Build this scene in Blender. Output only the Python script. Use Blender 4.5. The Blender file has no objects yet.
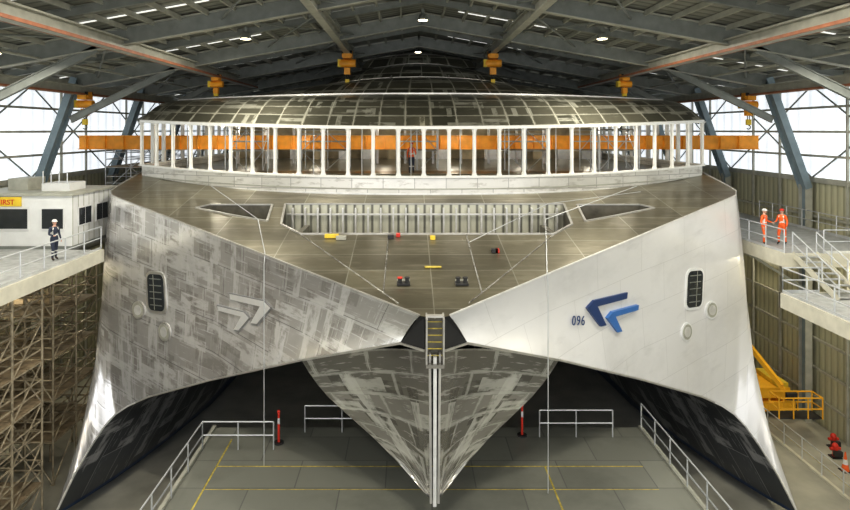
import bpy, bmesh, math, random
from mathutils import Vector, Matrix
from mathutils.geometry import tessellate_polygon
random.seed(7)
S=bpy.context.scene
S.view_settings.view_transform='Standard'
S.view_settings.look='None'
S.view_settings.gamma=.88
S.view_settings.exposure=.16

# ---------------------------------------------------------------- materials
def newmat(name):
    m=bpy.data.materials.new(name); m.use_nodes=True
    nt=m.node_tree; b=nt.nodes['Principled BSDF']
    return m,nt,b
def c4(c): return (c[0],c[1],c[2],1)
def mat(name,col,rough=.6,metal=0.,var=.15,scale=2.,emit=0.,coord='Object'):
    m,nt,b=newmat(name)
    n=nt.nodes; l=nt.links
    tc=n.new('ShaderNodeTexCoord'); no=n.new('ShaderNodeTexNoise')
    no.inputs['Scale'].default_value=scale; no.inputs['Detail'].default_value=5
    l.new(tc.outputs[coord],no.inputs['Vector'])
    r=n.new('ShaderNodeValToRGB')
    r.color_ramp.elements[0].position=.3; r.color_ramp.elements[1].position=.7
    r.color_ramp.elements[0].color=c4([x*(1-var) for x in col])
    r.color_ramp.elements[1].color=c4([min(1,x*(1+var)) for x in col])
    l.new(no.outputs['Fac'],r.inputs['Fac']); l.new(r.outputs['Color'],b.inputs['Base Color'])
    b.inputs['Roughness'].default_value=rough; b.inputs['Metallic'].default_value=metal
    if emit:
        b.inputs['Emission Color'].default_value=c4(col); b.inputs['Emission Strength'].default_value=emit
    return m
def plates(name,c1,c2,seam,w,h,mortar=.03,rough=.4,metal=.4,layers=(),coord='UV',offset=.5,low=None,soot=.6,patch=None,bump=0.,weld=None,dark=None):
    """layers: (colour,(sx,sy),(p0,p1),max)   patch/dark: (colour,w,h,threshold,max)   weld: (colour,half width,max) ground band along seams"""
    m,nt,b=newmat(name); n=nt.nodes; l=nt.links
    tc=n.new('ShaderNodeTexCoord'); src=tc.outputs[coord]
    def brick(w,h,mo,a,bb,c,off=.5,sm=.3):
        br=n.new('ShaderNodeTexBrick')
        br.inputs['Scale'].default_value=1; br.inputs['Brick Width'].default_value=w; br.inputs['Row Height'].default_value=h
        br.inputs['Mortar Size'].default_value=mo; br.inputs['Mortar Smooth'].default_value=sm; br.inputs['Bias'].default_value=0; br.offset=off
        br.inputs['Color1'].default_value=c4(a); br.inputs['Color2'].default_value=c4(bb); br.inputs['Mortar'].default_value=c4(c)
        l.new(src,br.inputs['Vector']); return br
    br=brick(w,h,mortar,c1,c2,seam,offset); out=br.outputs['Color']
    def mixc(f,a,col,fac_scale=1.):
        mix=n.new('ShaderNodeMix'); mix.data_type='RGBA'
        if fac_scale!=1.:
            mm=n.new('ShaderNodeMath'); mm.operation='MULTIPLY'; mm.inputs[1].default_value=fac_scale; l.new(f,mm.inputs[0]); f=mm.outputs[0]
        l.new(f,mix.inputs['Factor']); l.new(a,mix.inputs['A']); mix.inputs['B'].default_value=c4(col); return mix.outputs['Result']
    def noise(sc,pos,seed,detail=4):
        mp=n.new('ShaderNodeMapping'); mp.inputs['Scale'].default_value=(sc[0],sc[1],1); mp.inputs['Location'].default_value=(seed,seed*2,0)
        l.new(src,mp.inputs['Vector'])
        no=n.new('ShaderNodeTexNoise'); no.inputs['Scale'].default_value=1; no.inputs['Detail'].default_value=detail; no.inputs['Roughness'].default_value=.65
        l.new(mp.outputs[0],no.inputs['Vector'])
        r=n.new('ShaderNodeValToRGB'); r.color_ramp.elements[0].position=pos[0]; r.color_ramp.elements[1].position=pos[1]
        l.new(no.outputs['Fac'],r.inputs['Fac']); return r.outputs['Color']
    def patches(out,spec,sd):
        col,pw,ph,th,mx=spec
        for q,(a,bb) in enumerate(((pw,ph),(ph*.8,pw*.7))):
            pb=brick(a,bb,0,(0,0,0),(1,1,1),(0,0,0),.37+sd*.1)
            gt=n.new('ShaderNodeMath'); gt.operation='GREATER_THAN'; gt.inputs[1].default_value=th+.02*q
            bw=n.new('ShaderNodeRGBToBW'); l.new(pb.outputs['Color'],bw.inputs[0]); l.new(bw.outputs[0],gt.inputs[0])
            nz=noise((1.2,3) if q==0 else (3,1.2),(.38,.52),4.4+q+sd)
            mu=n.new('ShaderNodeMath'); mu.operation='MULTIPLY'; l.new(gt.outputs[0],mu.inputs[0]); l.new(nz,mu.inputs[1])
            out=mixc(mu.outputs[0],out,col,mx)
        return out
    if dark: out=patches(out,dark,2)
    if weld:
        wb=brick(w,h,weld[1],(0,0,0),(0,0,0),(1,1,1),offset,.15)
        bw=n.new('ShaderNodeRGBToBW'); l.new(wb.outputs['Color'],bw.inputs[0])
        mu=n.new('ShaderNodeMath'); mu.operation='MULTIPLY'; l.new(bw.outputs[0],mu.inputs[0]); l.new(noise((.9,.9),(.42,.56),7.7),mu.inputs[1])
        out=mixc(mu.outputs[0],out,weld[0],weld[2])
        sb=brick(w,h,mortar,(0,0,0),(0,0,0),(1,1,1),offset,.2); bw=n.new('ShaderNodeRGBToBW'); l.new(sb.outputs['Color'],bw.inputs[0])
        out=mixc(bw.outputs[0],out,seam,.8)
    if patch: out=patches(out,patch,0)
    for q,(col,sc,pos,mx) in enumerate(layers): out=mixc(noise(sc,pos,3.1+6*q),out,col,mx)
    out=mixc(noise((.25,.3),(.48,.75),5.5,6),out,[x*.5 for x in c1],soot)
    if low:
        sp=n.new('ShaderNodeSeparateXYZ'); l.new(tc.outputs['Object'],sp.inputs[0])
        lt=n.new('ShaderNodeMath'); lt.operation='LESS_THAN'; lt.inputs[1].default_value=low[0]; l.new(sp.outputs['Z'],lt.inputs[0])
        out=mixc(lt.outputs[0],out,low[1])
    l.new(out,b.inputs['Base Color'])
    if bump:
        no=n.new('ShaderNodeTexNoise'); no.inputs['Scale'].default_value=.9; no.inputs['Detail'].default_value=2; l.new(src,no.inputs['Vector'])
        bp=n.new('ShaderNodeBump'); bp.inputs['Strength'].default_value=bump; bp.inputs['Distance'].default_value=.1; l.new(no.outputs['Fac'],bp.inputs['Height']); l.new(bp.outputs[0],b.inputs['Normal'])
    b.inputs['Roughness'].default_value=rough; b.inputs['Metallic'].default_value=metal
    return m
def corrug(name,col,axis='Y',pitch=.3,rough=.5,emit=0.,dark=.6,metal=0.):
    m,nt,b=newmat(name); n=nt.nodes; l=nt.links
    tc=n.new('ShaderNodeTexCoord'); w=n.new('ShaderNodeTexWave'); w.bands_direction=axis; w.wave_profile='SIN'
    w.inputs['Scale'].default_value=.314/pitch; l.new(tc.outputs['Object'],w.inputs['Vector'])
    r=n.new('ShaderNodeValToRGB'); r.color_ramp.elements[0].color=c4([x*dark for x in col]); r.color_ramp.elements[1].color=c4(col)
    r.color_ramp.elements[0].position=0; r.color_ramp.elements[1].position=.35
    l.new(w.outputs['Fac'],r.inputs['Fac']); l.new(r.outputs['Color'],b.inputs['Base Color'])
    bp=n.new('ShaderNodeBump'); bp.inputs['Strength'].default_value=.5; bp.inputs['Distance'].default_value=.05
    l.new(w.outputs['Fac'],bp.inputs['Height']); l.new(bp.outputs[0],b.inputs['Normal'])
    b.inputs['Roughness'].default_value=rough; b.inputs['Metallic'].default_value=metal
    if emit:
        l.new(r.outputs['Color'],b.inputs['Emission Color']); b.inputs['Emission Strength'].default_value=emit
    return m

M_rawhull=plates('ground_aluminium',(.60,.59,.575),(.68,.67,.66),(.28,.28,.27),2.6,1.3,.016,.25,.6,
    layers=(((.95,.95,.96),(.5,9),(.59,.62),.65),((.93,.93,.93),(10,.7),(.61,.64),.6)),patch=((1,1,1),1.9,.45,.72,.8),soot=.35,bump=.2,weld=((.9,.9,.9),.14,.75),dark=((.40,.38,.36),1.1,.6,.7,.6))
M_white=plates('primed_white_hull',(.80,.80,.80),(.83,.83,.83),(.66,.66,.66),3.2,1.7,.012,.24,.15,layers=(((.6,.6,.6),(.4,1.2),(.58,.72),.4),),soot=.28,bump=.12)
M_deck=plates('deck_aluminium',(.17,.155,.11),(.26,.24,.17),(.42,.41,.34),2.9,1.45,.022,.28,.6,layers=(((.44,.41,.32),(.5,2.0),(.5,.72),.5),),coord='Object',offset=.0,bump=.15)
M_bow=plates('bow_aluminium',(.24,.23,.205),(.42,.405,.375),(.62,.62,.58),1.5,.8,.018,.24,.65,layers=(((.74,.73,.69),(1,5),(.56,.62),.65),),patch=((.85,.85,.8),1.2,.5,.76,.7),soot=.4,bump=.3,weld=((.66,.66,.62),.07,.8),dark=((.12,.115,.1),.9,.55,.75,.6))
M_tunnel=plates('tunnel_plate',(.055,.06,.062),(.10,.105,.11),(.28,.28,.28),2.6,1.2,.02,.33,.45,layers=(((.36,.36,.36),(.8,4),(.6,.66),.7),),low=(.7,(.03,.06,.14)),bump=.2,patch=((.4,.4,.4),1.4,.5,.85,.7))  # pale streaks and patches put shiny reflections into the colour
M_roofpl=plates('wheelhouse_plate',(.075,.075,.055),(.16,.155,.115),(.6,.59,.5),1.3,1.0,.028,.3,.5,layers=(((.4,.4,.33),(.5,1.5),(.6,.68),.4),),offset=0.,patch=((.5,.5,.42),1.3,.33,.86,.7),bump=.2,weld=((.38,.38,.31),.09,.8))
M_band=plates('ring_aluminium',(.78,.77,.73),(.64,.63,.58),(.36,.35,.33),1.6,.55,.018,.3,.35,layers=(((.38,.36,.31),(1,3),(.54,.64),.6),))
M_bright=mat('bright_aluminium',(.74,.74,.72),.35,.4,.12,3)
M_trim=mat('dull_edge_aluminium',(.46,.45,.42),.35,.5,.15,3)
M_mull=mat('mullion_white',(.82,.82,.78),.4,.15,.05)
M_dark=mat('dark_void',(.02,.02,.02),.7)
M_glass=mat('dark_glass',(.03,.035,.04),.1,.0)
M_steel=mat('grey_steelwork',(.23,.245,.225),.5,.2,.15)
M_col=mat('blue_grey_column',(.22,.28,.31),.5,.1,.12)
M_red=mat('redoxide_steel',(.36,.15,.08),.55,.1,.25)
M_fl=mat('beam_flange_grey',(.42,.42,.36),.5,.1,.15)
M_orange=mat('crane_orange',(.86,.38,.03),.45,0,.15)
M_rail=mat('galvanised_rail',(.62,.64,.65),.4,.5,.1)
M_scaf=mat('scaffold_tube',(.36,.31,.22),.45,.4,.35,4)
M_plank=mat('scaffold_plank',(.28,.22,.14),.7,0,.3,3)
M_conc=mat('concrete_floor',(.40,.39,.33),.6,0,.2,.6)
M_plat=plates('platform_plywood',(.20,.205,.175),(.25,.255,.215),(.13,.13,.12),3.2,1.8,.025,.45,.0,coord='Object')
M_yel=mat('yellow_paint',(.75,.55,.05),.5,0,.15)
M_yline=mat('worn_yellow_line',(.50,.40,.07),.6,0,.4,6)
M_redp=mat('red_paint',(.65,.04,.02),.45)
M_cone=mat('cone_orange',(.85,.14,.02),.5)
M_blk=mat('black_rubber',(.03,.03,.03),.6)
M_off=mat('office_panel_white',(.74,.75,.74),.5,0,.05)
M_blue=mat('logo_navy',(.02,.05,.16),.35,0,.05)
M_blue2=mat('logo_blue',(.05,.17,.46),.35,0,.05)
M_gmark=mat('logo_sanded_mark',(.80,.80,.79),.3,.4,.05)
M_gmark2=mat('logo_sanded_edge',(.26,.26,.26),.4,.3,.05)
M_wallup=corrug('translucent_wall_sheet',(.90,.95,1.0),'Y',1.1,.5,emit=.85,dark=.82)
M_walllow=corrug('olive_wall_sheet',(.50,.49,.34),'Y',.5,.6,dark=.7)
M_wallend=corrug('end_wall_sheet',(.42,.42,.36),'X',.5,.6,dark=.7)
M_roof=corrug('roof_sheet',(.27,.275,.235),'Y',.6,.55,dark=.5)
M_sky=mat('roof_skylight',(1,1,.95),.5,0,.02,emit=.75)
M_lamp=mat('lamp_lens',(1,.88,.6),.5,0,.01,emit=12)
M_fascia=mat('walkway_fascia',(.62,.60,.50),.55,0,.1)
M_wk=mat('walkway_deck_grey',(.40,.41,.40),.6,0,.2,3)
M_corr=corrug('well_corrugation',(.62,.62,.52),'X',.42,.4,dark=.25,metal=.2)
M_well=mat('well_side',(.16,.15,.12),.45,.4,.3)
M_tan=mat('interior_lining',(.48,.40,.26),.6,0,.4,.8)

# ---------------------------------------------------------------- mesh builder
class MB:
    def __init__(s): s.v=[];s.f=[];s.m=[];s.uv=[];s.mats=[]
    def mi(s,m):
        if m not in s.mats: s.mats.append(m)
        return s.mats.index(m)
    def add(s,vs,fs,m,uvs=None):
        o=len(s.v); s.v+= [tuple(v) for v in vs]
        for k,f in enumerate(fs):
            s.f.append([o+i for i in f])
            s.m.append(s.mi(m[k] if isinstance(m,list) else m))
            s.uv.append([uvs[i] for i in f] if uvs else [(vs[i][0],vs[i][1]) for i in f])
    def hexa(s,p,m): s.add(p,[(0,3,2,1),(4,5,6,7),(0,1,5,4),(1,2,6,5),(2,3,7,6),(3,0,4,7)],m)
    def box(s,x0,x1,y0,y1,z0,z1,m):
        s.hexa([(x0,y0,z0),(x1,y0,z0),(x1,y1,z0),(x0,y1,z0),(x0,y0,z1),(x1,y0,z1),(x1,y1,z1),(x0,y1,z1)],m)
    def bar(s,a,b,w,h,m,up=(0,0,1)):
        a=Vector(a);b=Vector(b);d=(b-a).normalized();u=Vector(up)
        if abs(d.dot(u))>.98: u=Vector((0,1,0))
        r=d.cross(u).normalized()*w/2; u=r.cross(d).normalized()*h/2
        s.hexa([a-r-u,a+r-u,b+r-u,b-r-u,a-r+u,a+r+u,b+r+u,b-r+u],m)
    def ibeam(s,a,b,w,h,m,mf=None,up=(0,0,1)):
        a=Vector(a);b=Vector(b);d=(b-a).normalized();u=Vector(up)
        if abs(d.dot(u))>.98: u=Vector((0,1,0))
        r=d.cross(u).normalized(); u=r.cross(d).normalized()
        t=.045
        s.bar(a,b,t,h,m,up)
        for k in(-1,1):
            o=u*k*(h/2); s.bar(a+o,b+o,w,t,mf or m,up)
    def tube(s,a,b,r,m,n=6):
        a=Vector(a);b=Vector(b);d=(b-a).normalized();u=Vector((0,0,1))
        if abs(d.dot(u))>.98: u=Vector((1,0,0))
        p=d.cross(u).normalized();q=p.cross(d)
        vs=[]
        for c in(a,b):
            for i in range(n):
                t=2*math.pi*i/n; vs.append(c+p*math.cos(t)*r+q*math.sin(t)*r)
        fs=[(i,(i+1)%n,n+(i+1)%n,n+i) for i in range(n)]+[tuple(range(n))[::-1],tuple(range(n,2*n))]
        s.add(vs,fs,m)
    def path(s,pts,r,m,n=6):
        for a,b in zip(pts,pts[1:]): s.tube(a,b,r,m,n)
    def grid(s,rows,m,uvscale=1.,mir=1):
        nr=len(rows);nc=len(rows[0]); vs=[];uvs=[]
        mid=nc//2; ucum=[0]
        for i in range(1,nr): ucum.append(ucum[-1]+(Vector(rows[i][mid])-Vector(rows[i-1][mid])).length)
        for i in range(nr):
            vc=0
            for j in range(nc):
                if j: vc+=(Vector(rows[i][j])-Vector(rows[i][j-1])).length
                p=rows[i][j]; vs.append((p[0]*mir,p[1],p[2])); uvs.append((ucum[i]*uvscale,vc*uvscale))
        fs=[(i*nc+j,(i+1)*nc+j,(i+1)*nc+j+1,i*nc+j+1) for i in range(nr-1) for j in range(nc-1)]
        s.add(vs,fs,m,uvs)
    def sphere(s,c,r,m,nu=12,nv=8,v0=0.,v1=1.,M=None):
        vs=[]
        for j in range(nv+1):
            t=math.pi*(v0+(v1-v0)*j/nv)
            for i in range(nu):
                a=2*math.pi*i/nu
                p=Vector((r[0]*math.sin(t)*math.cos(a),r[1]*math.sin(t)*math.sin(a),r[2]*math.cos(t)))+Vector(c)
                vs.append(M@p if M else p)
        fs=[(j*nu+i,(j+1)*nu+i,(j+1)*nu+(i+1)%nu,j*nu+(i+1)%nu) for j in range(nv) for i in range(nu)]
        s.add(vs,fs,m)
    def build(s,name,parent=None,smooth=False,normals=True,merge=False):
        me=bpy.data.meshes.new(name); me.from_pydata(s.v,[],s.f)
        for m in s.mats: me.materials.append(m)
        me.polygons.foreach_set('material_index',s.m)
        ul=me.uv_layers.new(name='UVMap'); k=0
        for fu in s.uv:
            for u in fu: ul.data[k].uv=u; k+=1
        if normals or merge:
            bm=bmesh.new(); bm.from_mesh(me)
            if merge: bmesh.ops.remove_doubles(bm,verts=bm.verts,dist=.002)
            bmesh.ops.recalc_face_normals(bm,faces=bm.faces); bm.to_mesh(me); bm.free()
        if smooth:
            for p in me.polygons: p.use_smooth=True
        ob=bpy.data.objects.new(name,me); S.collection.objects.link(ob)
        if parent: ob.parent=parent
        return ob
def empty(name,loc=(0,0,0)):
    e=bpy.data.objects.new(name,None); e.location=loc; S.collection.objects.link(e); return e
def lerp(a,b,t): return tuple(a[i]+(b[i]-a[i])*t for i in range(3))
def resample(pts,n):
    L=[0]
    for a,b in zip(pts,pts[1:]): L.append(L[-1]+(Vector(b)-Vector(a)).length)
    out=[]
    for i in range(n):
        d=L[-1]*i/(n-1); k=0
        while k<len(L)-2 and L[k+1]<d: k+=1
        out.append(lerp(pts[k],pts[k+1],(d-L[k])/(L[k+1]-L[k])))
    return out

# ================================================================ SHIP
ship=empty('catamaran_ferry')
def dz(y): return 11.43+.18*(min(y,36)-18.4)
st=[((.45,18.4),(1.05,19.0,10.4),0),((3.9,21.25),(4.65,22.0,8.75),.0),((8.6,25.1),(9.2,26.0,6.4),.05),
    ((12.6,28.4),(12.75,28.3,4.7),.1),((14.7,30.1),(14.0,28.9,4.0),.2),((15.75,31.0),(14.7,29.1,3.5),.25),((16.2,31.8),(15.05,28.8,3.1),.3),
    ((16.3,33.0),(15.35,28.2,2.5),.3),((16.3,36),(15.6,27.2,1.7),.3),((16.4,42),(15.8,26.0,.6),.3),((16.4,60),(15.9,30.0,.0),.2),((16.4,85),(15.9,85,.0),.2)]
def facept(s,v):
    s=max(0,min(len(st)-1.0001,s)); i=int(s); t=s-i
    def P(k,v):
        u,l,b=st[k]; U=(u[0],u[1],dz(u[1])); p=lerp(U,l,v); w=math.sin(math.pi*v)
        conc=.45*w*(1 if 0<k<3 else (.5 if k in(0,3) else 0))
        return (p[0]+b*w,p[1]+conc,p[2])
    return lerp(P(i,v),P(i+1,v),t)
NV=12
def facerows(a,b):
    n=int((b-a)*5); return [[facept(a+(b-a)*i/n,j/NV) for j in range(NV+1)] for i in range(n+1)]
full=facerows(0,len(st)-1)
mb=MB(); mb.grid(full,M_rawhull,mir=-1); mb.build('port_bow_plating',ship,smooth=True)
mb=MB(); mb.grid(full,M_white); mb.build('starboard_bow_plating',ship,smooth=True)
mb=MB()
for mir in(-1,1):
    e=[(p[0][0]*mir,p[0][1],p[0][2]+.02) for p in full]
    for a,b in zip(e,e[1:]):
        if a[1]<50: mb.bar(a,b,.05,.04,M_trim if mir<0 else M_bright)
    e=[(p[-1][0]*mir,p[-1][1],p[-1][2]) for p in full]
    for a,b in zip(e,e[1:]):
        if a[1]<29.5: mb.bar(a,b,.07,.07,M_trim if abs(a[0])<13.5 else M_bright)
mb.build('hull_edge_trim',ship)

# tunnel
Lk=[x[1] for x in st[:11]]
mid=[(1.5,30,8.4),(4.8,33,8.2),(8.3,36,7.6),(10.2,37.5,6.6),(11.2,38,5.4),(11.8,37.6,4.2),(12.1,37,3.2),(12.4,36.5,2.3),(12.6,36,1.5),(12.9,36,.5),(13.0,38,0)]
bk=[(1.5,60,8.2),(4.8,60,8.0),(7.8,60,7.4),(9.2,60,6.6),(10.0,60,5.4),(10.4,60,4.2),(10.7,60,3.2),(10.8,60,2.3),(10.9,60,1.5),(11,60,.5),(11,60,0)]
rows=[]
for a,b,c in zip(Lk,mid,bk):
    r=[]
    for j in range(11):
        t=j/10
        if t<=.6:
            s=t/.6; r.append(tuple(a[i]*(1-s)**2+2*s*(1-s)*((a[i]*.35+b[i]*.65) if i!=1 else (a[1]*.6+b[1]*.4))+b[i]*s*s for i in range(3)))
        else: r.append(lerp(b,c,(t-.6)/.4))
    rows.append(r)
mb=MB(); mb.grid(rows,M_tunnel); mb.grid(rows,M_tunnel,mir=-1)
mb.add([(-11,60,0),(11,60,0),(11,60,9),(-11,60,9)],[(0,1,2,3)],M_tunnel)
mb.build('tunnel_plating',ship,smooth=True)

# centre bow
O=[(4.65,22.1,8.75),(4.3,22.4,7.95),(3.7,22.3,7.3),(2.9,21.7,6.9),(2.0,20.9,6.55),(1.1,19.9,6.2),(.5,19.1,5.95),(.12,18.6,5.8)]
O=resample(O,13); St=[(.10,18.35+.25*i/12,10.4-4.55*i/12) for i in range(13)]
rows=[]
for i in range(13):
    r=[]
    for j in range(11):
        t=j/10; p=lerp(St[i],O[i],t); w=math.sin(math.pi*t)
        r.append((p[0]-.25*w*(1-i/12),p[1]+.55*w*(1-i/14),p[2]-.10*w*(1 if i else 0)))
    rows.append(r)
mb=MB()
for mir in(-1,1):
    mb.grid([[rows[i][j] for i in range(13)] for j in range(11)],M_bow,mir=mir)
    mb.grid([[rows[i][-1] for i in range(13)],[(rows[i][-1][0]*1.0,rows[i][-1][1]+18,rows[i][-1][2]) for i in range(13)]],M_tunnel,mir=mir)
mb.build('centre_bow_plating',ship,smooth=True)
mb=MB()
mb.bar((0,18.22,10.3),(0,18.45,5.75),.10,.24,M_bright,up=(0,1,0))
for sx in(-1,1):
    mb.bar((sx*.15,18.30,10.35),(sx*.11,18.5,5.8),.07,.2,M_trim,up=(0,1,0))
    mb.bar((sx*.25,18.15,11.5),(sx*.25,18.3,10.1),.05,.5,M_trim,up=(0,1,0))
    mb.add([(sx*.3,18.42,11.40),(sx*.45,18.4,11.43),(sx*1.05,19.02,10.4),(sx*.3,18.5,10.35)],[(0,1,2,3)],M_dark)  # near-black face paints in the shade of an open hole
    mb.bar((sx*.3,18.4,10.38),(sx*1.05,19.0,10.4),.05,.06,M_trim)
mb.box(-.25,.25,18.45,18.5,10.1,11.45,M_well)
for k in range(6):
    z=11.3-k*.2; mb.bar((-.24,18.25,z),(.24,18.25,z),.03,.025,M_yline)
mb.bar((-.27,18.15,11.5),(.27,18.15,11.5),.2,.05,M_trim); mb.box(-.27,.27,18.0,18.5,10.0,10.1,M_bow)
mb.build('stem_post',ship)

# foredeck with wells
edge=[p[0] for p in full if p[0][1]<45]+[(16.4,60,dz(60))]
outer=[(.0,18.2)]+[(p[0],p[1]) for p in edge]+[(-p[0],p[1]) for p in reversed(edge)]
well=[(-5.25,25.4),(5.25,25.4),(6.3,26.6),(6.7,29.5),(-6.7,29.5),(-6.3,26.6)]
tri=[(7.0,27.0),(8.9,27.9),(10.8,28.9),(10.3,29.4),(7.3,29.4)]
trl=[(-x,y) for x,y in reversed(tri)]
loops=[outer,well,tri,trl]
flat=[p for lp in loops for p in lp]
tris=tessellate_polygon([[Vector((x,y,0)) for x,y in lp] for lp in loops])
mb=MB(); mb.add([(x,y,dz(y)) for x,y in flat],[tuple(t) for t in tris],M_deck)
for lp,dep in((well,1.7),(tri,1.0),(trl,1.0)):
    n=len(lp)
    for i in range(n):
        a=lp[i];b=lp[(i+1)%n]; back=min(a[1],b[1])>29.3
        mb.add([(a[0],a[1],dz(a[1])),(b[0],b[1],dz(b[1])),(b[0],b[1],dz(b[1])-dep),(a[0],a[1],dz(a[1])-dep)],[(0,1,2,3)],M_corr if back and lp is well else M_well)
        mb.bar((a[0],a[1],dz(a[1])+.02),(b[0],b[1],dz(b[1])+.02),.10,.06,M_trim)
    mb.add([(x,y,dz(y)-dep) for x,y in lp],[tuple(range(n))],M_well)
for k in range(22):
    x=-6.3+k*.6; mb.box(x-.04,x+.04,29.2,29.45,dz(29.5)-1.6,dz(29.5)-.15,M_bright)
mb.bar((-6.6,29.3,dz(29.5)-.45),(6.6,29.3,dz(29.5)-.45),.08,.08,M_bright)
for x in(-5.6,5.6): mb.box(x-.12,x+.12,26.2,29.2,dz(27)-1.6,dz(27)-.5,M_well)
mb.build('foredeck',ship,normals=True)
mb=MB()
for x0,y0,x1,y1 in((-1.6,19.9,-1.6,25.3),(1.6,19.9,1.6,25.3),(-1.1,19.2,-5.2,25.3),(1.1,19.2,5.2,25.3)):
    mb.bar((x0,y0,dz(y0)+.01),(x1,y1,dz(y1)+.01),.04,.02,M_bow)
mb.build('deck_seams',ship)
def bollard(x,y,red):
    m=MB(); z=dz(y)
    m.box(x-.22,x+.22,y-.18,y+.18,z,z+.05,M_blk)
    for s in(-.12,.12):
        m.tube((x+s,y,z+.03),(x+s,y,z+.2),.07,M_blk,10); m.tube((x+s,y,z+.2),(x+s,y,z+.24),.09,M_redp if red and s<0 else M_blk,10)
    m.tube((x-.22,y,z+.14),(x+.22,y,z+.14),.03,M_fl)
    return m.build('bollard',ship)
for x,y,rd in((-.95,20.6,1),(1.0,20.6,0)): bollard(x,y,rd)
mb=MB()
for x,y,q,mm in((-3.9,25.0,.28,M_yel),(-3.5,24.8,.2,M_fl),(.1,22.0,.3,M_yline),(-1.5,24.9,.12,M_blk),(-1.2,25.1,.08,M_redp),(2.5,23.4,.12,M_blk),(2.6,23.4,.07,M_redp),(.2,24.8,.1,M_yel)):
    mb.box(x-q,x+q,y-.12,y+.12,dz(y),dz(y)+(.03 if mm is M_yline else .14),mm)
mb.build('deck_tool_boxes',ship)

samples=[(facept(s*.05,v*.02),s*.05,v*.02) for s in range(0,170) for v in range(0,51)]
def frame(X,Z,mir):
    p,s,v=min(samples,key=lambda q:(q[0][0]-X)**2+(q[0][2]-Z)**2)
    p=Vector(p); du=(Vector(facept(s+.15,v))-Vector(facept(s-.15,v))).normalized(); 
    dv=(Vector(facept(s,v-.05))-Vector(facept(s,v+.05))).normalized(); n=du.cross(dv).normalized()
    if n.y>0: n=-n
    dv=n.cross(du).normalized()
    if dv.z<0: dv=-dv
    f=lambda q: Vector((q[0]*mir,q[1],q[2]))
    return f(p),f(du),f(dv),f(n)
def plate2d(m,fr,poly,off,mt,thick=.03):
    p,u,v,n=fr; k=len(poly)
    a=[p+u*x+v*y+n*off for x,y in poly]; b=[q-n*(off+thick) for q in a]
    m.add(a+b,[tuple(range(k))]+[(i,(i+1)%k,k+(i+1)%k,k+i) for i in range(k)],mt)
def rrect(w,h,r,n=5):
    o=[]
    for cx,cy,a0 in((w/2-r,h/2-r,0),(-w/2+r,h/2-r,90),(-w/2+r,-h/2+r,180),(w/2-r,-h/2+r,270)):
        for i in range(n+1):
            a=math.radians(a0+90*i/n); o.append((cx+r*math.cos(a),cy+r*math.sin(a)))
    return o
def circ(r,n=20): return [(r*math.cos(2*math.pi*i/n),r*math.sin(2*math.pi*i/n)) for i in range(n)]
for mir,nm in((-1,'port'),(1,'starboard')):
    m=MB(); fr=frame(12.3,9.5 if mir<0 else 9.75,mir)
    plate2d(m,fr,rrect(1.45,1.9,.36),.06,M_trim if mir<0 else M_off); plate2d(m,fr,rrect(1.22,1.66,.28),.075,M_glass)
    for k in range(5):
        plate2d(m,fr,[(-.45,-.6+k*.3),(.45,-.6+k*.3),(.45,-.56+k*.3),(-.45,-.56+k*.3)],.085,M_steel)
    plate2d(m,fr,[(.12,-.8),(.15,-.8),(.15,.8),(.12,.8)],.085,M_fl)
    for X,Z in((13.5,8.5),(11.8,7.9)):
        fr=frame(X,Z,mir); plate2d(m,fr,circ(.42),.06,M_trim if mir<0 else M_off); plate2d(m,fr,circ(.34),.08,M_fl); plate2d(m,fr,circ(.24),.09,M_bright)
    m.build(nm+'_hull_windows',ship)
chev=[(-1.6,.02),(-1.2,.36),(1.25,.66),(1.25,.36),(-.90,.07),(-.10,-.85),(-.52,-.88)]
def logo(mir):
    m=MB()
    for dx,dy,sc,mt in((-.25,.22,.98,0),(.92,-.22,.80,1)):
        fr=frame(7.4,9.72,mir)
        poly=[(x*sc+dx,y*sc*.85+dy) for x,y in chev]
        if mir>0: plate2d(m,fr,poly,.14 if mt else .11,M_blue2 if mt else M_blue,.02)
        else:
            plate2d(m,fr,poly,.06+.02*mt,M_gmark2,.02)
            cx=sum(p[0] for p in poly)/len(poly); cy=sum(p[1] for p in poly)/len(poly)
            plate2d(m,fr,[(cx+(x-cx)*.94,cy+(y-cy)*.88) for x,y in poly],.07+.02*mt,M_gmark,.01)
    m.build('hull_logo_'+('starboard' if mir>0 else 'port'),ship)
logo(1);logo(-1)
def text(body,name,fr,size,mt,parent,off=.1,sp=1.):
    cu=bpy.data.curves.new(name,'FONT'); cu.body=body; cu.size=size; cu.align_x='CENTER'; cu.extrude=.01; cu.space_character=sp
    ob=bpy.data.objects.new(name,cu); S.collection.objects.link(ob); cu.materials.append(mt)
    p,u,v,n=fr; n=u.cross(v).normalized()
    R=Matrix((u,v,n)).transposed().to_4x4(); ob.matrix_world=Matrix.Translation(p+n*off)@R
    ob.parent=parent
text('096','hull_number',frame(5.55,9.68,1),.5,M_blue,ship,.1,1.2)

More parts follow.
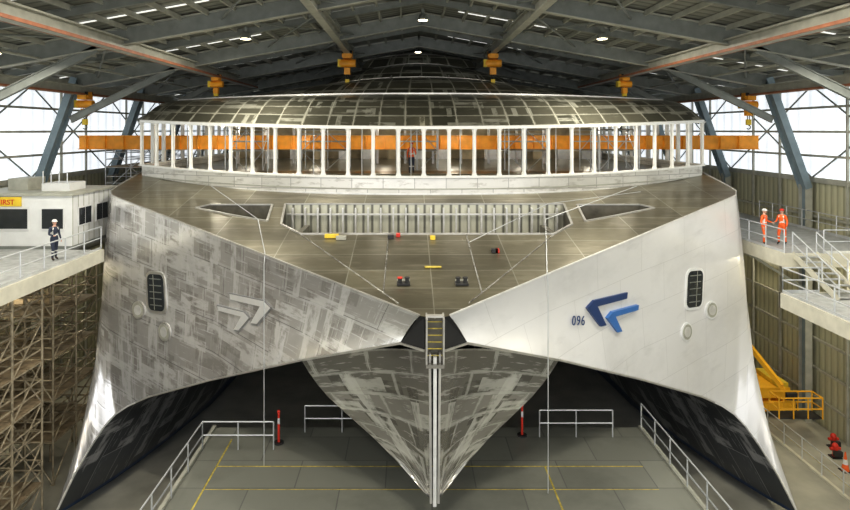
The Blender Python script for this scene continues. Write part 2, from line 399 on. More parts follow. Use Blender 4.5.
# superstructure ring
NF=54
def ring(xh,y0,dep,pw=2.5,yb=58,n=NF):
    pts=[(-xh,yb),(-xh,(yb+y0+dep)/2)]
    for i in range(n+1):
        a=-1+2*i/n; a=math.sin(a*math.pi/2)*.35+a*.65
        pts.append((xh*a,y0+dep*abs(a)**pw))
    return pts+[(xh,(yb+y0+dep)/2),(xh,yb)]
def sheer(x): return .38*(x/16)**2
r0=ring(16,31.15,3.9); 
mb=MB()
mb.grid([[(x,y,12.9),(x,y,14.0+sheer(x)),(x,y,14.6+sheer(x))] for x,y in r0],M_band)
mb.grid([[(x,y,14.6+sheer(x)),(x*.985,y+.3,14.62+sheer(x)),(x*.985,y+.3,13)] for x,y in r0],M_band)
for (a,b) in zip(r0,r0[1:]):
    for z,w,h,mt in((14.62,.3,.10,M_mull),(17.12,.25,.16,M_mull),(14.0,.1,.05,M_fl),(13.75,.16,.08,M_bright)):
        if z<13.9 and abs(a[0])>14: continue
        mb.bar((a[0],a[1],z+sheer(a[0])),(b[0],b[1],z+sheer(b[0])),w,h,mt)
mb.build('superstructure_base_ring',ship)
mb=MB()
arc=[(x,y,0) for x,y in r0[2:-2]]
for i,(x,y,_) in enumerate(resample(arc,53)):
    z0=14.6+sheer(x);z1=17.1+sheer(x)
    if i%2==0:
        mb.box(x-.05,x+.05,y-.10,y+.16,z0,z1,M_mull)
        for k in(-1,1):
            for zz,s_ in((z1,-1),(z0,1)):
                mb.add([(x+k*.05,y,zz),(x+k*.26,y,zz),(x+k*.14,y,zz+s_*.08),(x+k*.085,y,zz+s_*.25),(x+k*.05,y,zz+s_*.45)],[(0,1,2,3,4)],M_mull)
            mb.box(x+k*.075-.018,x+k*.075+.018,y-.02,y+.04,z0,z1,M_mull)
    elif i%4==1: mb.tube((x,y+.9,z0),(x,y+.9,z1),.03,M_rail)
for sx in(-16,16):
    y=36.6
    while y<58: mb.box(sx-.1,sx+.1,y-.1,y+.1,14.9,17.5,M_mull); y+=1.6
mb.build('window_mullions',ship)
r1=ring(15.3,35.6,3.2)
mb=MB()
rows=[]
for (a,b) in zip(r0,r1):
    A=(a[0],a[1]-.1,17.2+sheer(a[0])); B=(b[0],b[1],19.1-.25*(b[0]/15.3)**2)
    rows.append([tuple(lerp(A,B,t)[i]+(.35*math.sin(math.pi*t) if i==2 else 0) for i in range(3)) for t in [k/6 for k in range(7)]])
mb.grid(rows,M_roofpl)
mb.add([r[-1] for r in rows],[tuple(range(len(rows)))],M_roofpl)
def tier(xh0,y0,d0,z0,xh1,y1,d1,z1,drop=.5,yb=58,bul=.3):
    a=ring(xh0,y0,d0,2.2,yb);b=ring(xh1,y1,d1,2.2,yb); rr=[]
    for p,q in zip(a,b):
        A=(p[0],p[1],z0);B=(q[0],q[1],z1-drop*(q[0]/xh1)**2)
        rr.append([tuple(lerp(A,B,t)[i]+(bul*math.sin(math.pi*t) if i==2 else 0) for i in range(3)) for t in [k/5 for k in range(6)]])
    mb.grid(rr,M_roofpl); mb.add([r[-1] for r in rr],[tuple(range(len(rr)))],M_roofpl)
    for u,v in zip(rr,rr[1:]): mb.bar(u[-1],v[-1],.08,.06,M_trim)
tier(12.6,38.2,3.5,18.9,9.2,40.5,2.5,20.5,.9)
tier(6.6,41.5,2,20.2,4.6,43.5,1.5,21.7,.6)
tier(4.2,43.6,1.2,21.5,3.2,45,1,22.55,.3)
for (a,b) in zip(r1,r1[1:]): mb.bar((a[0],a[1],19.12-.25*(a[0]/15.3)**2),(b[0],b[1],19.12-.25*(b[0]/15.3)**2),.12,.08,M_bright)
for x in(-4.2,-2.1,0,2.1,4.2):
    mb.bar((x*1.1,38.4,19.0),(x*.9,40.6,20.6),.08,.06,M_trim)
mb.build('wheelhouse_roof',ship,smooth=False)
mb=MB()
mb.box(-15.6,15.6,35,57.8,14.35,14.5,M_deck)
mb.box(-15.6,15.6,52,52.2,14.5,18.2,M_tan)
for x in range(-13,14,2):
    mb.box(x-.08,x+.08,44,44.2,14.5,18.6,M_bright)
    mb.box(x+.5,x+1.5,50.5,50.7,14.5,16.4,M_bright if x%3 else M_tan)
for x in(-9,-4.5,0,4.5,9): mb.bar((x,35,17.5),(x,56,18.4),.15,.25,M_band)
for y in(38,42,47): mb.bar((-15,y,17.6+.04*(y-35)),(15,y,17.6+.04*(y-35)),.12,.2,M_band)
mb.build('passenger_deck_interior',ship)
for x in(-12.5,-7.5,-2.5,2.5,7.5,12.5):  # lamps added to brighten the dark passenger deck interior
    m=MB(); m.tube((x,38.8,17.35),(x,38.8,17.6),.06,M_steel,8); m.sphere((x,38.8,17.3),(.11,.11,.13),M_lamp,10,8); e=m.build('festoon_lamp',ship)
    for dy in(-1.6,6):
        ld=bpy.data.lights.new('festoon_light','POINT'); ld.shadow_soft_size=.3; ld.energy=130; ld.color=(1,.93,.8)
        lo=bpy.data.objects.new('festoon_light',ld); lo.location=(x,38.8+dy,17.05); S.collection.objects.link(lo); lo.parent=ship
def scaffold(name,x0,x1,nx,y0,y1,ny,z0,lifts,lh,mt,mp,parent=None,r=.035,stairs=False,planks=True):
    m=MB(); top=z0+lifts*lh
    xs=[x0+(x1-x0)*i/nx for i in range(nx+1)]; ys=[y0+(y1-y0)*i/ny for i in range(ny+1)]
    for x in xs:
        for y in ys:
            m.tube((x,y,z0),(x,y,top+(.3 if not stairs else -.1)),r,mt); m.box(x-.08,x+.08,y-.08,y+.08,z0,z0+.03,mt)
    for k in range(1,lifts+1):
        z=z0+k*lh
        for dzz in((0,) if k==lifts else (0,.55,1.0)):
            for y in ys: m.tube((x0,y,z+dzz),(x1,y,z+dzz),r*.8,mt)
            for x in xs: m.tube((x,y0,z+dzz),(x,y1,z+dzz),r*.8,mt)
        if planks:
            for i in range(nx):
                if (i+k)%3==2 and stairs: continue
                for q in range(4):
                    yy=y0+(y1-y0)*q/4; m.box(xs[i]+.03,xs[i+1]-.03,yy+.03,yy+(y1-y0)/4-.03,z+.02,z+.07,mp)
    for k in range(lifts):
        z=z0+k*lh
        for i in range(nx):
            a,b=(xs[i],xs[i+1]) if (i+k)%2 else (xs[i+1],xs[i])
            for y in ys[::2] if ny>1 else ys[:1]: m.tube((a,y,z),(b,y,z+lh),r*.7,mt)
        for i in range(ny):
            m.tube((x1,ys[i],z),(x1,ys[i+1],z+lh),r*.7,mt)
    if stairs:
        for k in range(lifts):
            z=z0+k*lh; a=(xs[0],xs[2]) if k%2 else (xs[2],xs[0])
            if k>=lifts-2: a=(xs[2],xs[4]) if k%2 else (xs[4],xs[2])
            for off in(-.75,-.05):
                m.bar((a[0],y0+off,z),(a[1],y0+off,z+lh),.05,.18,M_rail)
                m.tube((a[0],y0+off,z+.9),(a[1],y0+off,z+lh+.9 if k<lifts-1 else z+lh+.2),.025,M_rail)
            for q in range(10):
                t=(q+.5)/10; x=a[0]+(a[1]-a[0])*t; m.box(x-.13,x+.13,y0-.75,y0-.05,z+lh*t,z+lh*t+.03,M_rail)
    return m.build(name,parent)
for x0,x1,n in((-7.2,-4.4,2),(-11.5,-9.5,2),(5,7.6,2),(9.5,12.8,3),(-1.5,1,2)):
    scaffold('interior_scaffold',x0,x1,n,36.8,38.3,1,14.5,2,1.25,M_rail,M_plank,ship,.035)

mb=MB()
for mir,X in((-1,6.2),(1,4.05)):
    x=X*mir
    top=(x,18.05+abs(x)*.827,dz(18.05+abs(x)*.827)+.06)
    mb.path([(mir*10.6,30.6,14.2),(mir*(abs(x)+1.2),27.0,dz(27.0)+.1),top,(x,top[1]-.15,top[2]-.4),(x,top[1]-.15,4.42)],.018,M_rail,5)
mb.path([(1.6,24.2,dz(24.2)+.1),(5.6,28.1,dz(28.1)+.45),(10.8,30.6,dz(30.6)+.3)],.018,M_rail,5)
mb.build('rigging_cables',ship)

# ================================================================ SHED
XW=23.; YA,YB=-4.,105.
def roofz(x): return 24.0-.18*abs(x)
mb=MB(); mb.box(-40,40,-30,120,-.4,0,M_conc); mb.build('floor')
for sx,nm in((-1,'left'),(1,'right')):
    mb=MB(); a,b=(sx*XW,sx*(XW+.2)); x0,x1=min(a,b),max(a,b)
    mb.box(x0,x1,YA,YB,0,14.1,M_walllow)
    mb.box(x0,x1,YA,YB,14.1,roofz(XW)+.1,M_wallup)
    xi=sx*(XW-.12)
    for z in(1.5,3.2,4.9,6.6,8.3,10,12,14.1,15.5,16.9,18.3): mb.bar((xi,YA,z),(xi,YB,z),.12,.13 if z!=14.1 else .3,M_fl)
    y=27
    while y<100:
        for k in(1,2): mb.bar((xi-sx*.05,y+3*k,0),(xi-sx*.05,y+3*k,19.6),.12,.12,M_fl)
        mb.tube((xi,y+9,14.2),(xi,y,19.6),.05,M_steel); mb.tube((xi,y,14.2),(xi,y+9,19.6),.05,M_steel); y+=9
    mb.build('wall_'+nm)
mb=MB(); mb.add([(-XW,YB,0),(XW,YB,0),(XW,YB,roofz(XW)),(0,YB,24),(-XW,YB,roofz(XW))],[(0,1,2,3,4)],M_wallend); mb.build('wall_back')
mb=MB()
for sx in(-1,1):
    mb.hexa([(0,YA,24),(sx*(XW+.2),YA,roofz(XW+.2)),(sx*(XW+.2),YB,roofz(XW+.2)),(0,YB,24),(0,YA,24.15),(sx*(XW+.2),YA,roofz(XW)+.15),(sx*(XW+.2),YB,roofz(XW)+.15),(0,YB,24.15)],M_roof)
mb.build('ceiling')
mb=MB()
y=5.0; k=0
while y<100:
    for sx in(-1,1):
        for q,(xa,xb) in enumerate(((2,7.5),(9,14.5),(16,21.5))):
            if (k+q+(sx>0))%2: continue
            a=(sx*xa,y,roofz(xa)-.04); b=(sx*xb,y,roofz(xb)-.04); mb.bar(a,b,.12,.03,M_sky)
    y+=2.25; k+=1
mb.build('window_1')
mb=MB()
x=1.2
while x<XW:
    for sx in(-1,1): mb.bar((sx*x,YA,roofz(x)-.14),(sx*x,YB,roofz(x)-.14),.10,.22,M_fl)
    x+=1.2
mb.build('trim_1')
FY=[0,9,18,27,36,45,54,63,72,81,90,99]
for y in FY:
    m=MB()
    for sx in(-1,1):
        m.ibeam((0,y,23.5),(sx*20.2,y,roofz(20.2)-.5),.36,.75,M_steel,M_fl)
        m.ibeam((sx*20.2,y,roofz(20.2)-.3),(sx*22.5,y,13.6),.4,.7,M_col,M_col,up=(0,1,0))
        m.ibeam((sx*22.5,y,13.8),(sx*22.5,y,0),.4,.6,M_col,M_fl,up=(0,1,0))
        m.ibeam((sx*20.6,y,17.6),(sx*14.5,y,roofz(14.5)-.8),.22,.35,M_steel,M_steel)
        m.tube((sx*4,y,22.6),(sx*9,y+9,roofz(9)-.5),.05,M_steel); m.tube((sx*9,y,roofz(9)-.5),(sx*4,y+9,22.6),.05,M_steel)
        m.tube((sx*14,y,roofz(14)-.5),(sx*19,y+9,roofz(19)-.5),.05,M_steel); m.tube((sx*19,y,roofz(19)-.5),(sx*14,y+9,roofz(14)-.5),.05,M_steel)
        m.tube((sx*17,y,roofz(17)-.8),(sx*17,y+9,roofz(17)-.8),.06,M_fl)
        m.ibeam((0,y+4.5,23.7),(sx*22.5,y+4.5,roofz(22.5)-.3),.18,.3,M_steel,M_steel)
    m.build('portal_frame')
beams={}
for x,z,w in((-20,19.35,.3),(20,19.35,.3),(-13.3,20.7,.5),(13.3,20.7,.5),(-4.8,22.3,.38),(4.8,22.3,.38)):
    m=MB(); h=.5
    m.bar((x,4,z),(x,50,z),.05,h,M_fl); m.bar((x,4,z-h/2),(x,50,z-h/2),w,.07,M_fl); m.bar((x,4,z+h/2),(x,50,z+h/2),w,.07,M_fl)
    if abs(x)>6:
        for k in(-1,1): m.bar((x+k*w/2,4,z-h/2+.02),(x+k*w/2,50,z-h/2+.02),.07,.12,M_red)
    for y in FY[1:6]: m.bar((x,y,z+h/2),(x,y,roofz(abs(x))-.5),.2,.12,M_steel)
    beams[x]=m.build('crane_runway_beam')
def hoist(x,y,z,drop,s=1.):
    m=MB()
    m.box(x-.28*s,x+.28*s,y-.45*s,y+.45*s,z-.1,z+.2*s,M_orange)
    for k in(-1,1):
        for q in(-.3,.3): m.tube((x+k*.18*s,y+q*s,z+.3*s),(x+k*.34*s,y+q*s,z+.3*s),.11*s,M_blk,12)
        m.bar((x+k*.3*s,y,z),(x+k*.3*s,y,z+.4*s),.08,.5*s,M_orange)
    m.tube((x-.5*s,y,z-.4*s),(x+.55*s,y,z-.4*s),.26*s,M_orange,14); m.box(x-.62*s,x-.4*s,y-.2,y+.2,z-.65*s,z-.15*s,M_yel)
    m.box(x-.2*s,x+.2*s,y-.2*s,y+.2*s,z-1.15*s,z-.7*s,M_orange)
    for q in(-.07,.07): m.tube((x+q,y,z-.6*s),(x+q,y,z-drop),.025,M_blk)
    m.box(x-.13,x+.13,y-.1,y+.1,z-drop-.2,z-drop+.15,M_yel)
    pts=[(x+.12*math.cos(a),y,z-drop-.33+.12*math.sin(a)) for a in [math.radians(90-30*k) for k in range(9)]]
    m.path(pts,.03,M_blk)
    return m.build('chain_hoist',beams[min(beams,key=lambda q:abs(q-x))])
hoist(-4.8,40.5,21.8,1.6,1.0); hoist(4.8,40.5,21.8,1.6,1.0)
hoist(-13.3,40,20.3,.9,.8); hoist(13.3,40,20.3,.9,.8)
hoist(-20,36.5,18.9,1.4,.9); hoist(20,37.5,18.9,1.4,.9)
m=MB()
y=39.6
m.ibeam((-22,y,16.2),(21.8,y,16.2),.45,.85,M_orange)
k=-21.5
while k<21.6: m.box(k-.03,k+.03,y-.2,y+.2,15.8,16.6,M_orange); k+=1.2
m.build('spreader_beam')
lampx=[(0,22,22.9,1),(0,33,22.9,0),(-9,20,21.6,1),(9,20,21.6,1),(-9,31,21.6,1),(9,31,21.6,1),(0,49,23.2,0),(0,10,22.9,1),(-9,8,21.6,1),(9,8,21.6,1),(-17,24,20.0,.6),(17,24,20.0,.6)]
for x,y,z,en in lampx:
    m=MB(); m.tube((x,y,z+.35),(x,y,z+.6),.1,M_steel,10)
    m.sphere((x,y,z),(.28,.28,.38),M_steel,14,6,0,.5); m.tube((x,y,z-.02),(x,y,z+.01),.24,M_lamp,14)
    e=m.build('high_bay_lamp')
    if not en: continue
    ld=bpy.data.lights.new('high_bay_light','AREA'); ld.shape='DISK'; ld.size=1.2; ld.energy=740*en; ld.color=(1,.94,.82)
    lo=bpy.data.objects.new('high_bay_light',ld); lo.location=(x,y,z-.12); S.collection.objects.link(lo); lo.parent=e
for sx in(-1,1):  # added wall lamps, put in to brighten scaffold and lower walls
    for y in(25,32,40):
        z=10.6
        m=MB(); m.box(sx*22.6-.25,sx*22.6+.25,y-.4,y+.4,z,z+.14,M_steel); m.box(sx*22.6-.2,sx*22.6+.2,y-.36,y+.36,z-.02,z,M_lamp); e=m.build('wall_floodlight')
        ld=bpy.data.lights.new('floodlight_source','AREA'); ld.size=.8; ld.energy=200 if sx>0 else 190; ld.color=(1,.9,.68)
        lo=bpy.data.objects.new('floodlight_source',ld); lo.location=(sx*22.4,y,z-.1); lo.rotation_euler=(0,sx*math.radians(25),0); S.collection.objects.link(lo); lo.parent=e

def railing(pts,parent,h=1.1,sp=1.5,mt=M_rail,r=.03,kick=True,name='handrail'):
    m=MB()
    for a,b in zip(pts,pts[1:]):
        L=(Vector(b)-Vector(a)).length; n=max(1,round(L/sp))
        for i in range(n+1):
            p=lerp(a,b,i/n); m.tube(p,(p[0],p[1],p[2]+h),r,mt)
        for f in(1,.52): m.tube((a[0],a[1],a[2]+h*f),(b[0],b[1],b[2]+h*f),r,mt)
        if kick: m.bar((a[0],a[1],a[2]+.08),(b[0],b[1],b[2]+.08),.02,.14,mt)
    return m.build(name,parent)
m=MB(); m.box(-9,9.1,12,26,4.2,4.4,M_plat)
for x in(-8.6,-4,0,4,8.6):
    for y in(13,19,25.5): m.box(x-.12,x+.12,y-.12,y+.12,0,4.2,M_steel)
for sx in(-1,1): m.box(sx*9-.05,sx*9+.1,12,26,4.15,4.5,M_fl)
m.box(-8,8,22.97,23.02,4.4,4.404,M_yline); m.box(-8.0,-7.94,12,25,4.4,4.404,M_yline); m.box(4.3,4.36,12,23,4.4,4.404,M_yline); m.box(-8,8,21.5,21.53,4.4,4.404,M_yline)
plat=m.build('work_platform')
railing([(-8.9,13,4.4),(-8.9,24.2,4.4),(-6.1,24.2,4.4)],plat,kick=False)
railing([(9,13,4.4),(9,25.8,4.4)],plat,kick=False)
railing([(4.6,25.2,4.4),(7.6,25.2,4.4)],plat,kick=False)
railing([(-5.1,25.6,4.4),(-2.0,25.6,4.4)],plat,kick=False)
for x,y in((-6.0,24.7),(3.9,25.3)):
    m=MB(); m.tube((x,y,4.4),(x,y,4.46),.2,M_blk,12)
    for k in range(5): m.tube((x,y,4.46+k*.24),(x,y,4.70+k*.24),.05,M_redp if k!=3 else M_off,10)
    m.sphere((x,y,5.68),(.07,.07,.07),M_redp,10,6); m.build('safety_post',plat)

# left walkway
m=MB(); WZ=11.3
m.box(-22.2,-15.3,14,29.2,WZ-.12,WZ,M_wk); m.box(-22.2,-17.0,29.2,62,WZ-.12,WZ,M_wk)
m.box(-15.4,-15.25,14,29.2,WZ-.55,WZ+.03,M_fascia); m.ibeam((-18.5,14,WZ-.5),(-18.5,62,WZ-.5),.3,.7,M_fl)
for y in(18,24,29.0,36,45): m.ibeam((-22.2,y,WZ-.4),(-15.5 if y<30 else -17,y,WZ-.4),.25,.4,M_fl)
for y in(36,45): m.ibeam((-17.2,y,WZ-.5),(-17.2,y,0),.25,.3,M_fl)
wl=m.build('walkway_left')
railing([(-15.4,14,WZ),(-15.4,29.2,WZ)],wl)
railing([(-17.1,33.8,WZ),(-17.1,45,WZ)],wl)
m=MB(); ox0,ox1,oy0,oy1,oz0,oz1=-22,-16.9,29.4,33.6,WZ,WZ+2.55
m.box(ox0,ox1,oy0,oy1,oz0+.1,oz1,M_off); m.box(ox0-.1,ox1+.12,oy0-.12,oy1+.1,oz1,oz1+.12,M_fl)
m.box(ox0,ox1+.03,oy0-.03,oy1,oz0,oz0+.14,M_steel)
for yy in(29.9,31.6):
    m.box(ox1-.02,ox1+.05,yy,yy+1.25,oz0+1.0,oz0+1.95,M_off); m.box(ox1,ox1+.07,yy+.07,yy+.59,oz0+1.07,oz0+1.88,M_glass); m.box(ox1,ox1+.07,yy+.66,yy+1.18,oz0+1.07,oz0+1.88,M_glass)
for xx,w in((-18.3,1.0),(-20.6,1.6)):
    m.box(xx-.06,xx+w+.06,oy0-.05,oy0,oz0+.9,oz0+2.0,M_off); m.box(xx,xx+w,oy0-.07,oy0,oz0+.98,oz0+1.92,M_glass)
m.box(-20.7,-19.3,oy0-.08,oy0,oz0+2.05,oz0+2.5,M_yel)
for k in range(9): m.box(ox1-.01,ox1+.02,oy0+.05+k*.5,oy0+.08+k*.5,oz0+.1,oz1,M_fl)
m.box(-19,-17.6,30.5,32,oz1+.12,oz1+.5,M_off); m.box(-21,-20,31,32.5,oz1+.12,oz1+.7,M_fl)
for k in range(4): m.tube((-18.9+.4*k,30.45,oz1+.5),(-18.9+.4*k,30.45,oz1+1.1),.03,M_rail)
off=m.build('site_office_cabin')
text('FIRST','sign_text',(Vector((-20.0,oy0-.08,oz0+2.14)),Vector((1,0,0)),Vector((0,0,1)),0),.34,M_redp,off,.012)
scaffold('scaffold_tower',-22,-16.6,4,22.5,26.5,2,0,6,1.75,M_scaf,M_plank,None,.05,stairs=True)
scaffold('scaffold_tower',-21.8,-17.8,3,29.4,33.5,2,0,5,2.0,M_scaf,M_plank,None,.05)
scaffold('scaffold_tower',-21,-17.6,2,41,50,3,11.3,3,1.6,M_rail,M_plank,None,.035)

# right walkway
m=MB()
m.box(16.6,22.2,28.3,62,WZ-.12,WZ,M_wk); m.box(16.45,16.6,28.3,62,WZ-.6,WZ+.03,M_fascia); m.box(16.45,22.2,28.15,28.3,WZ-.6,WZ+.03,M_fascia)
for y in(29,36,45,54): m.ibeam((16.7,y,WZ-.4),(22.2,y,WZ-.4),.25,.4,M_fl)
for y in(29,36,45): m.bar((17.5,y,WZ-.5),(22.3,y,WZ-3.5),.14,.14,M_steel)
for y in(45,54): m.ibeam((17.2,y,WZ-.6),(17.2,y,0),.25,.3,M_steel)
m.box(15.3,22.2,21.5,26.3,9.88,10,M_wk); m.box(15.15,15.3,21.5,26.4,9.4,10.03,M_fascia); m.box(15.15,22.2,26.3,26.42,9.4,10.03,M_fascia)
for y in(22,26): m.bar((16.5,y,9.6),(22.3,y,6.4),.14,.14,M_steel)
wr=m.build('walkway_right')
railing([(16.55,40,WZ),(16.55,28.3,WZ)],wr); railing([(18.3,28.2,WZ),(22,28.2,WZ)],wr)
railing([(15.25,21.5,10),(15.25,26.3,10),(16.8,26.3,10)],wr); railing([(18.2,26.3,10),(22,26.3,10)],wr)
railing([(22.1,28.5,WZ),(22.1,40,WZ)],wr)
m=MB()
for x in(16.9,18.0):
    m.bar((x,28.25,WZ),(x,25.2,10.0),.06,.25,M_fascia)
    for h in(.5,1.0): m.tube((x,28.25,WZ+h),(x,25.2,10+h),.03,M_rail)
    for t in(0,.33,.66,1): p=lerp((x,28.25,WZ),(x,25.2,10.),t); m.tube(p,(p[0],p[1],p[2]+1.0),.03,M_rail)
for k in range(8): 
    t=(k+.5)/8; m.box(16.9,18,28.25-3.05*t-.14,28.25-3.05*t+.14,WZ-1.3*t-.03,WZ-1.3*t,M_wk)
m.build('access_stairs',wr)
pit=MB(); pit.box(19.35,19.5,24,60,0,.12,M_fascia); pit=pit.build('floor_kerb')
railing([(19.42,24,.12),(19.42,42,.12)],pit,kick=False)
m=MB(); m.box(20.2,20.32,20,60,.0,.006,M_yline); m.build('floor_marking')
# boom lift
m=MB(); bx,by=20.9,37.6; OY=mat('boom_lift_yellow',(.95,.50,.03),.4,0,.08)
m.box(bx-1.1,bx+1.1,by-1.5,by+1.5,.45,.95,OY)
for sx in(-1,1):
    for sy in(-1,1): m.tube((bx+sx*.85,by+sy*1.05,.45),(bx+sx*1.25,by+sy*1.05,.45),.45,M_blk,16); m.tube((bx+sx*1.2,by+sy*1.05,.45),(bx+sx*1.28,by+sy*1.05,.45),.2,OY,12)
m.tube((bx,by,.95),(bx,by,1.15),.6,M_blk,16); m.box(bx-.9,bx+.9,by-1.3,by+1.2,1.15,1.75,OY); m.box(bx+.2,bx+.85,by-1.2,by+1.1,1.75,2.0,M_yel)
m.bar((bx-.2,by+.9,1.9),(bx-1.7,by-.1,4.9),.28,.32,OY); m.bar((bx-1.7,by-.1,4.9),(bx-.4,by-2.6,2.4),.22,.26,OY)
m.tube((bx-.6,by+.5,2.0),(bx-1.4,by+.1,4.1),.07,M_rail)
gx,gy,gz=bx-.1,by-3.4,1.1
m.box(gx-1.2,gx+1.2,gy-.45,gy+.45,gz,gz+.06,M_blk)
for a in(-1.2,-.4,.4,1.2):
    for b in(-.45,.45): m.tube((gx+a,gy+b,gz),(gx+a,gy+b,gz+1.15),.04,OY)
for h in(.55,1.15):
    for b in(-.45,.45): m.tube((gx-1.2,gy+b,gz+h),(gx+1.2,gy+b,gz+h),.04,OY)
    for a in(-1.2,1.2): m.tube((gx+a,gy-.45,gz+h),(gx+a,gy+.45,gz+h),.04,OY)
m.box(gx-.3,gx+.3,gy+.3,gy+.45,gz+.7,gz+1.1,M_blk); m.bar((gx,gy+.45,gz+.3),(bx-.4,by-2.6,2.4),.15,.2,OY)
m.build('boom_lift')
for x,y in((22.0,32.9),(21.4,31.9)):
    m=MB(); m.box(x-.25,x+.25,y-.2,y+.2,.0,.06,M_blk); m.tube((x,y,0.05),(x,y,.6),.13,M_redp,12); m.sphere((x,y,.6),(.15,.15,.15),M_redp,12,8)
    m.tube((x-.26,y,.45),(x+.26,y,.45),.08,M_redp,10); m.box(x-.2,x+.2,y-.3,y-.1,.15,.4,M_blk); m.build('fire_hydrant')
for x,y in((21.0,30.6),(20.9,29.2)):
    m=MB(); m.box(x-.22,x+.22,y-.22,y+.22,0,.04,M_blk); n=14; lv=[(.04,.18),(.35,.12),(.6,.08),(.95,.03)]
    for k in range(3):
        vs=[]
        for z,r in lv[k:k+2]: vs+=[(x+r*math.cos(2*math.pi*i/n),y+r*math.sin(2*math.pi*i/n),z) for i in range(n)]
        m.add(vs,[(i,(i+1)%n,n+(i+1)%n,n+i) for i in range(n)],M_cone if k!=1 else M_off)
    m.build('traffic_cone')

# ================================================================ PEOPLE
def skin_mesh(verts,edges,root=0,levels=2):
    me=bpy.data.meshes.new('tmp'); me.from_pydata([v[:3] for v in verts],edges,[])
    ob=bpy.data.objects.new('tmp',me); S.collection.objects.link(ob)
    ob.modifiers.new('s','SKIN'); sm=ob.modifiers.new('d','SUBSURF'); sm.levels=levels
    for i,v in enumerate(verts):
        r=v[3]; me.skin_vertices[0].data[i].radius=(r,r) if not isinstance(r,tuple) else r
        me.skin_vertices[0].data[i].use_root=(i==root)
    dg=bpy.context.evaluated_depsgraph_get(); ev=ob.evaluated_get(dg); em=ev.to_mesh()
    vs=[v.co.copy() for v in em.vertices]; fs=[tuple(p.vertices) for p in em.polygons]
    ev.to_mesh_clear(); bpy.data.objects.remove(ob); return vs,fs
M_skin=mat('skin',(.62,.38,.28),.5,0,.05)
M_hair=mat('hair',(.05,.035,.02),.8)
M_hv=mat('hivis_orange',(.95,.16,.03),.55,0,.08)
M_navy=mat('navy_workwear',(.03,.04,.07),.7,0,.2)
M_refl=mat('reflective_tape',(.8,.8,.75),.3,.2)
M_boot=mat('work_boot',(.05,.035,.025),.6)
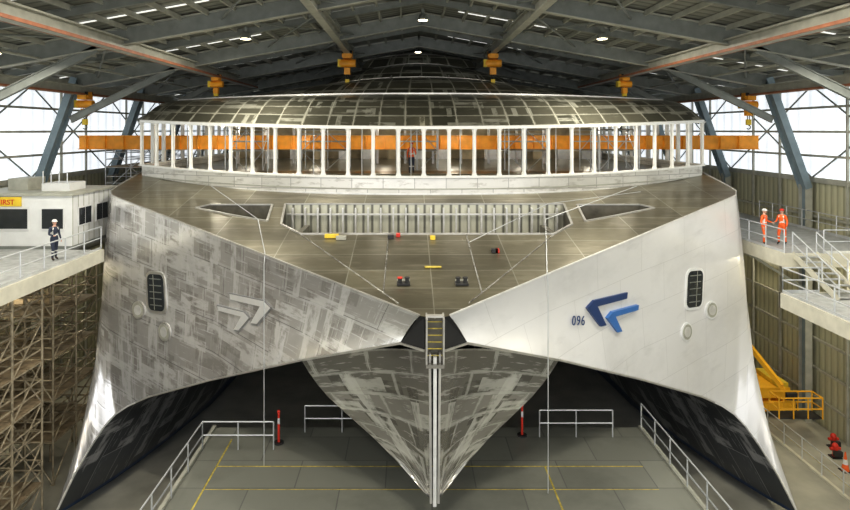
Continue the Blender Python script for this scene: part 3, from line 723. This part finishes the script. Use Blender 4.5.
def person(name,loc,ang,top,pants,helmet,arms,stride=.05,headturn=0):
    M=Matrix.Translation(loc)@Matrix.Rotation(ang,4,'Z'); m=MB()
    V=[(0,0,.96,.135),(0,.0,1.12,.125),(0,0,1.30,.15),(0,0,1.42,.12),(0,-.01,1.50,.058),(0,-.015,1.57,.055)]
    E=[(0,1),(1,2),(2,3),(3,4),(4,5)]
    for s,a,st_ in((-1,arms[0],-stride),(1,arms[1],stride)):
        i=len(V); sh=(s*.17,0,1.41)
        V+=[(sh[0],0,1.41,.07),(a[0][0],a[0][1],a[0][2],.047),(a[1][0],a[1][1],a[1][2],.034)]
        E+=[(3,i),(i,i+1),(i+1,i+2)]
        i=len(V)
        V+=[(s*.095,st_*.2,.86,.105),(s*.11,st_-.03,.49,.068),(s*.12,st_+.02,.10,.048),(s*.13,st_-.13,.045,.042)]
        E+=[(0,i),(i,i+1),(i+1,i+2),(i+2,i+3)]
    vs,fs=skin_mesh(V,E)
    ms=[]
    for f in fs:
        c=sum((vs[i] for i in f),Vector())/len(f)
        if c.z<.14: k=M_boot
        elif c.z>1.475 and abs(c.x)<.1: k=M_skin
        elif 1.08<c.z<1.14 and abs(c.x)<.17: k=M_refl
        elif abs(c.x)>.09 and abs(c.x)<.13 and 1.14<=c.z<1.44 : k=M_refl
        elif c.z<.93 and abs(c.x)<.2: k=M_refl if .38<c.z<.43 else pants
        else: k=top
        ms.append(k)
    m.add([M@v for v in vs],fs,ms)
    for s,a in((-1,arms[0]),(1,arms[1])):
        w=Vector(a[1]); d=(w-Vector(a[0])).normalized(); side=Vector((0,-1,0)) if abs(d.y)<.8 else Vector((-s,0,0))
        side=(side-d*side.dot(d)).normalized(); nrm=d.cross(side).normalized()
        if nrm.x*s>0: nrm=-nrm
        pv=[tuple(w)+(.026,),tuple(w+d*.05)+(.034,),tuple(w+d*.085)+(.032,)]; vs,fs=skin_mesh(pv,[(0,1),(1,2)],0,1); m.add([M@v for v in vs],fs,M_skin)
        for k,(o,L) in enumerate(((.028,.075),(.010,.085),(-.009,.078),(-.027,.06))):
            b=w+d*.08+side*o; v1=b+d*L*.5+nrm*.012; v2=b+d*L*.85+nrm*.035
            vs,fs=skin_mesh([tuple(b)+(.010,),tuple(v1)+(.009,),tuple(v2)+(.008,)],[(0,1),(1,2)],0,1); m.add([M@v for v in vs],fs,M_skin)
        b=w+d*.03+side*.025; vs,fs=skin_mesh([tuple(b)+(.012,),tuple(b+side*.03+d*.025)+(.010,),tuple(b+side*.035+d*.055+nrm*.01)+(.009,)],[(0,1),(1,2)],0,1); m.add([M@v for v in vs],fs,M_skin)
    H=M@Matrix.Translation((0,-.02,1.655))@Matrix.Rotation(headturn,4,'Z')
    m.sphere((0,0,0),(.076,.095,.118),M_skin,16,12,M=H); m.sphere((0,.014,.012),(.081,.092,.118),M_hair,14,8,0,.52,M=H)
    m.sphere((0,-.03,-.075),(.05,.055,.04),M_skin,12,8,M=H)
    m.sphere((0,-.1,-.012),(.013,.022,.022),M_skin,8,6,M=H)
    for s in(-1,1):
        m.sphere((s*.03,-.086,.01),(.013,.01,.009),M_off,8,6,M=H); m.sphere((s*.03,-.095,.01),(.006,.004,.006),M_blk,8,6,M=H)
        m.sphere((s*.078,.005,-.005),(.012,.02,.03),M_skin,8,6,M=H); m.sphere((s*.03,-.09,.03),(.018,.006,.004),M_hair,8,6,M=H)
    m.sphere((0,-.092,-.055),(.025,.008,.007),M_redp,8,6,M=H)
    m.sphere((0,.0,.035),(.105,.125,.105),helmet,18,8,0,.5,M=H); m.sphere((0,-.06,.038),(.10,.11,.012),helmet,16,6,M=H)
    return m.build(name,None,smooth=True,normals=True)
hang=lambda s:((s*.235,.03,1.14),(s*.25,-.07,.91))
rest=lambda s:((s*.25,-.02,1.16),(s*.20,-.27,1.12))
person('worker',(16.95,30.6,WZ),math.radians(35),M_hv,M_hv,M_off,(hang(-1),rest(1)),.06,.2)
person('worker',(17.85,30.6,WZ),math.radians(-60),M_hv,M_hv,M_redp,(rest(-1),hang(1)),.08,-.1)
person('worker',(-16.3,26.9,WZ),math.radians(60),M_navy,M_navy,M_off,(rest(-1),hang(1)),.08)
person('worker',(-.6,35.6,14.5),math.radians(10),M_hv,M_navy,M_redp,(hang(-1),rest(1)),.05)

# ================================================================ LIGHT / CAMERA
w=bpy.data.worlds.new('sky'); S.world=w; w.use_nodes=True
nt=w.node_tree; bg=nt.nodes['Background']; bg.inputs[0].default_value=(.97,.98,1,1); bg.inputs[1].default_value=1.95
cd=bpy.data.cameras.new('camera'); cam=bpy.data.objects.new('camera',cd); S.collection.objects.link(cam)
cam.location=(-.8,0,17); cam.rotation_euler=(math.radians(90),0,0)
cd.sensor_width=36; cd.lens=26; cd.shift_x=.02; cd.shift_y=-125/850; cd.clip_end=400
S.camera=cam
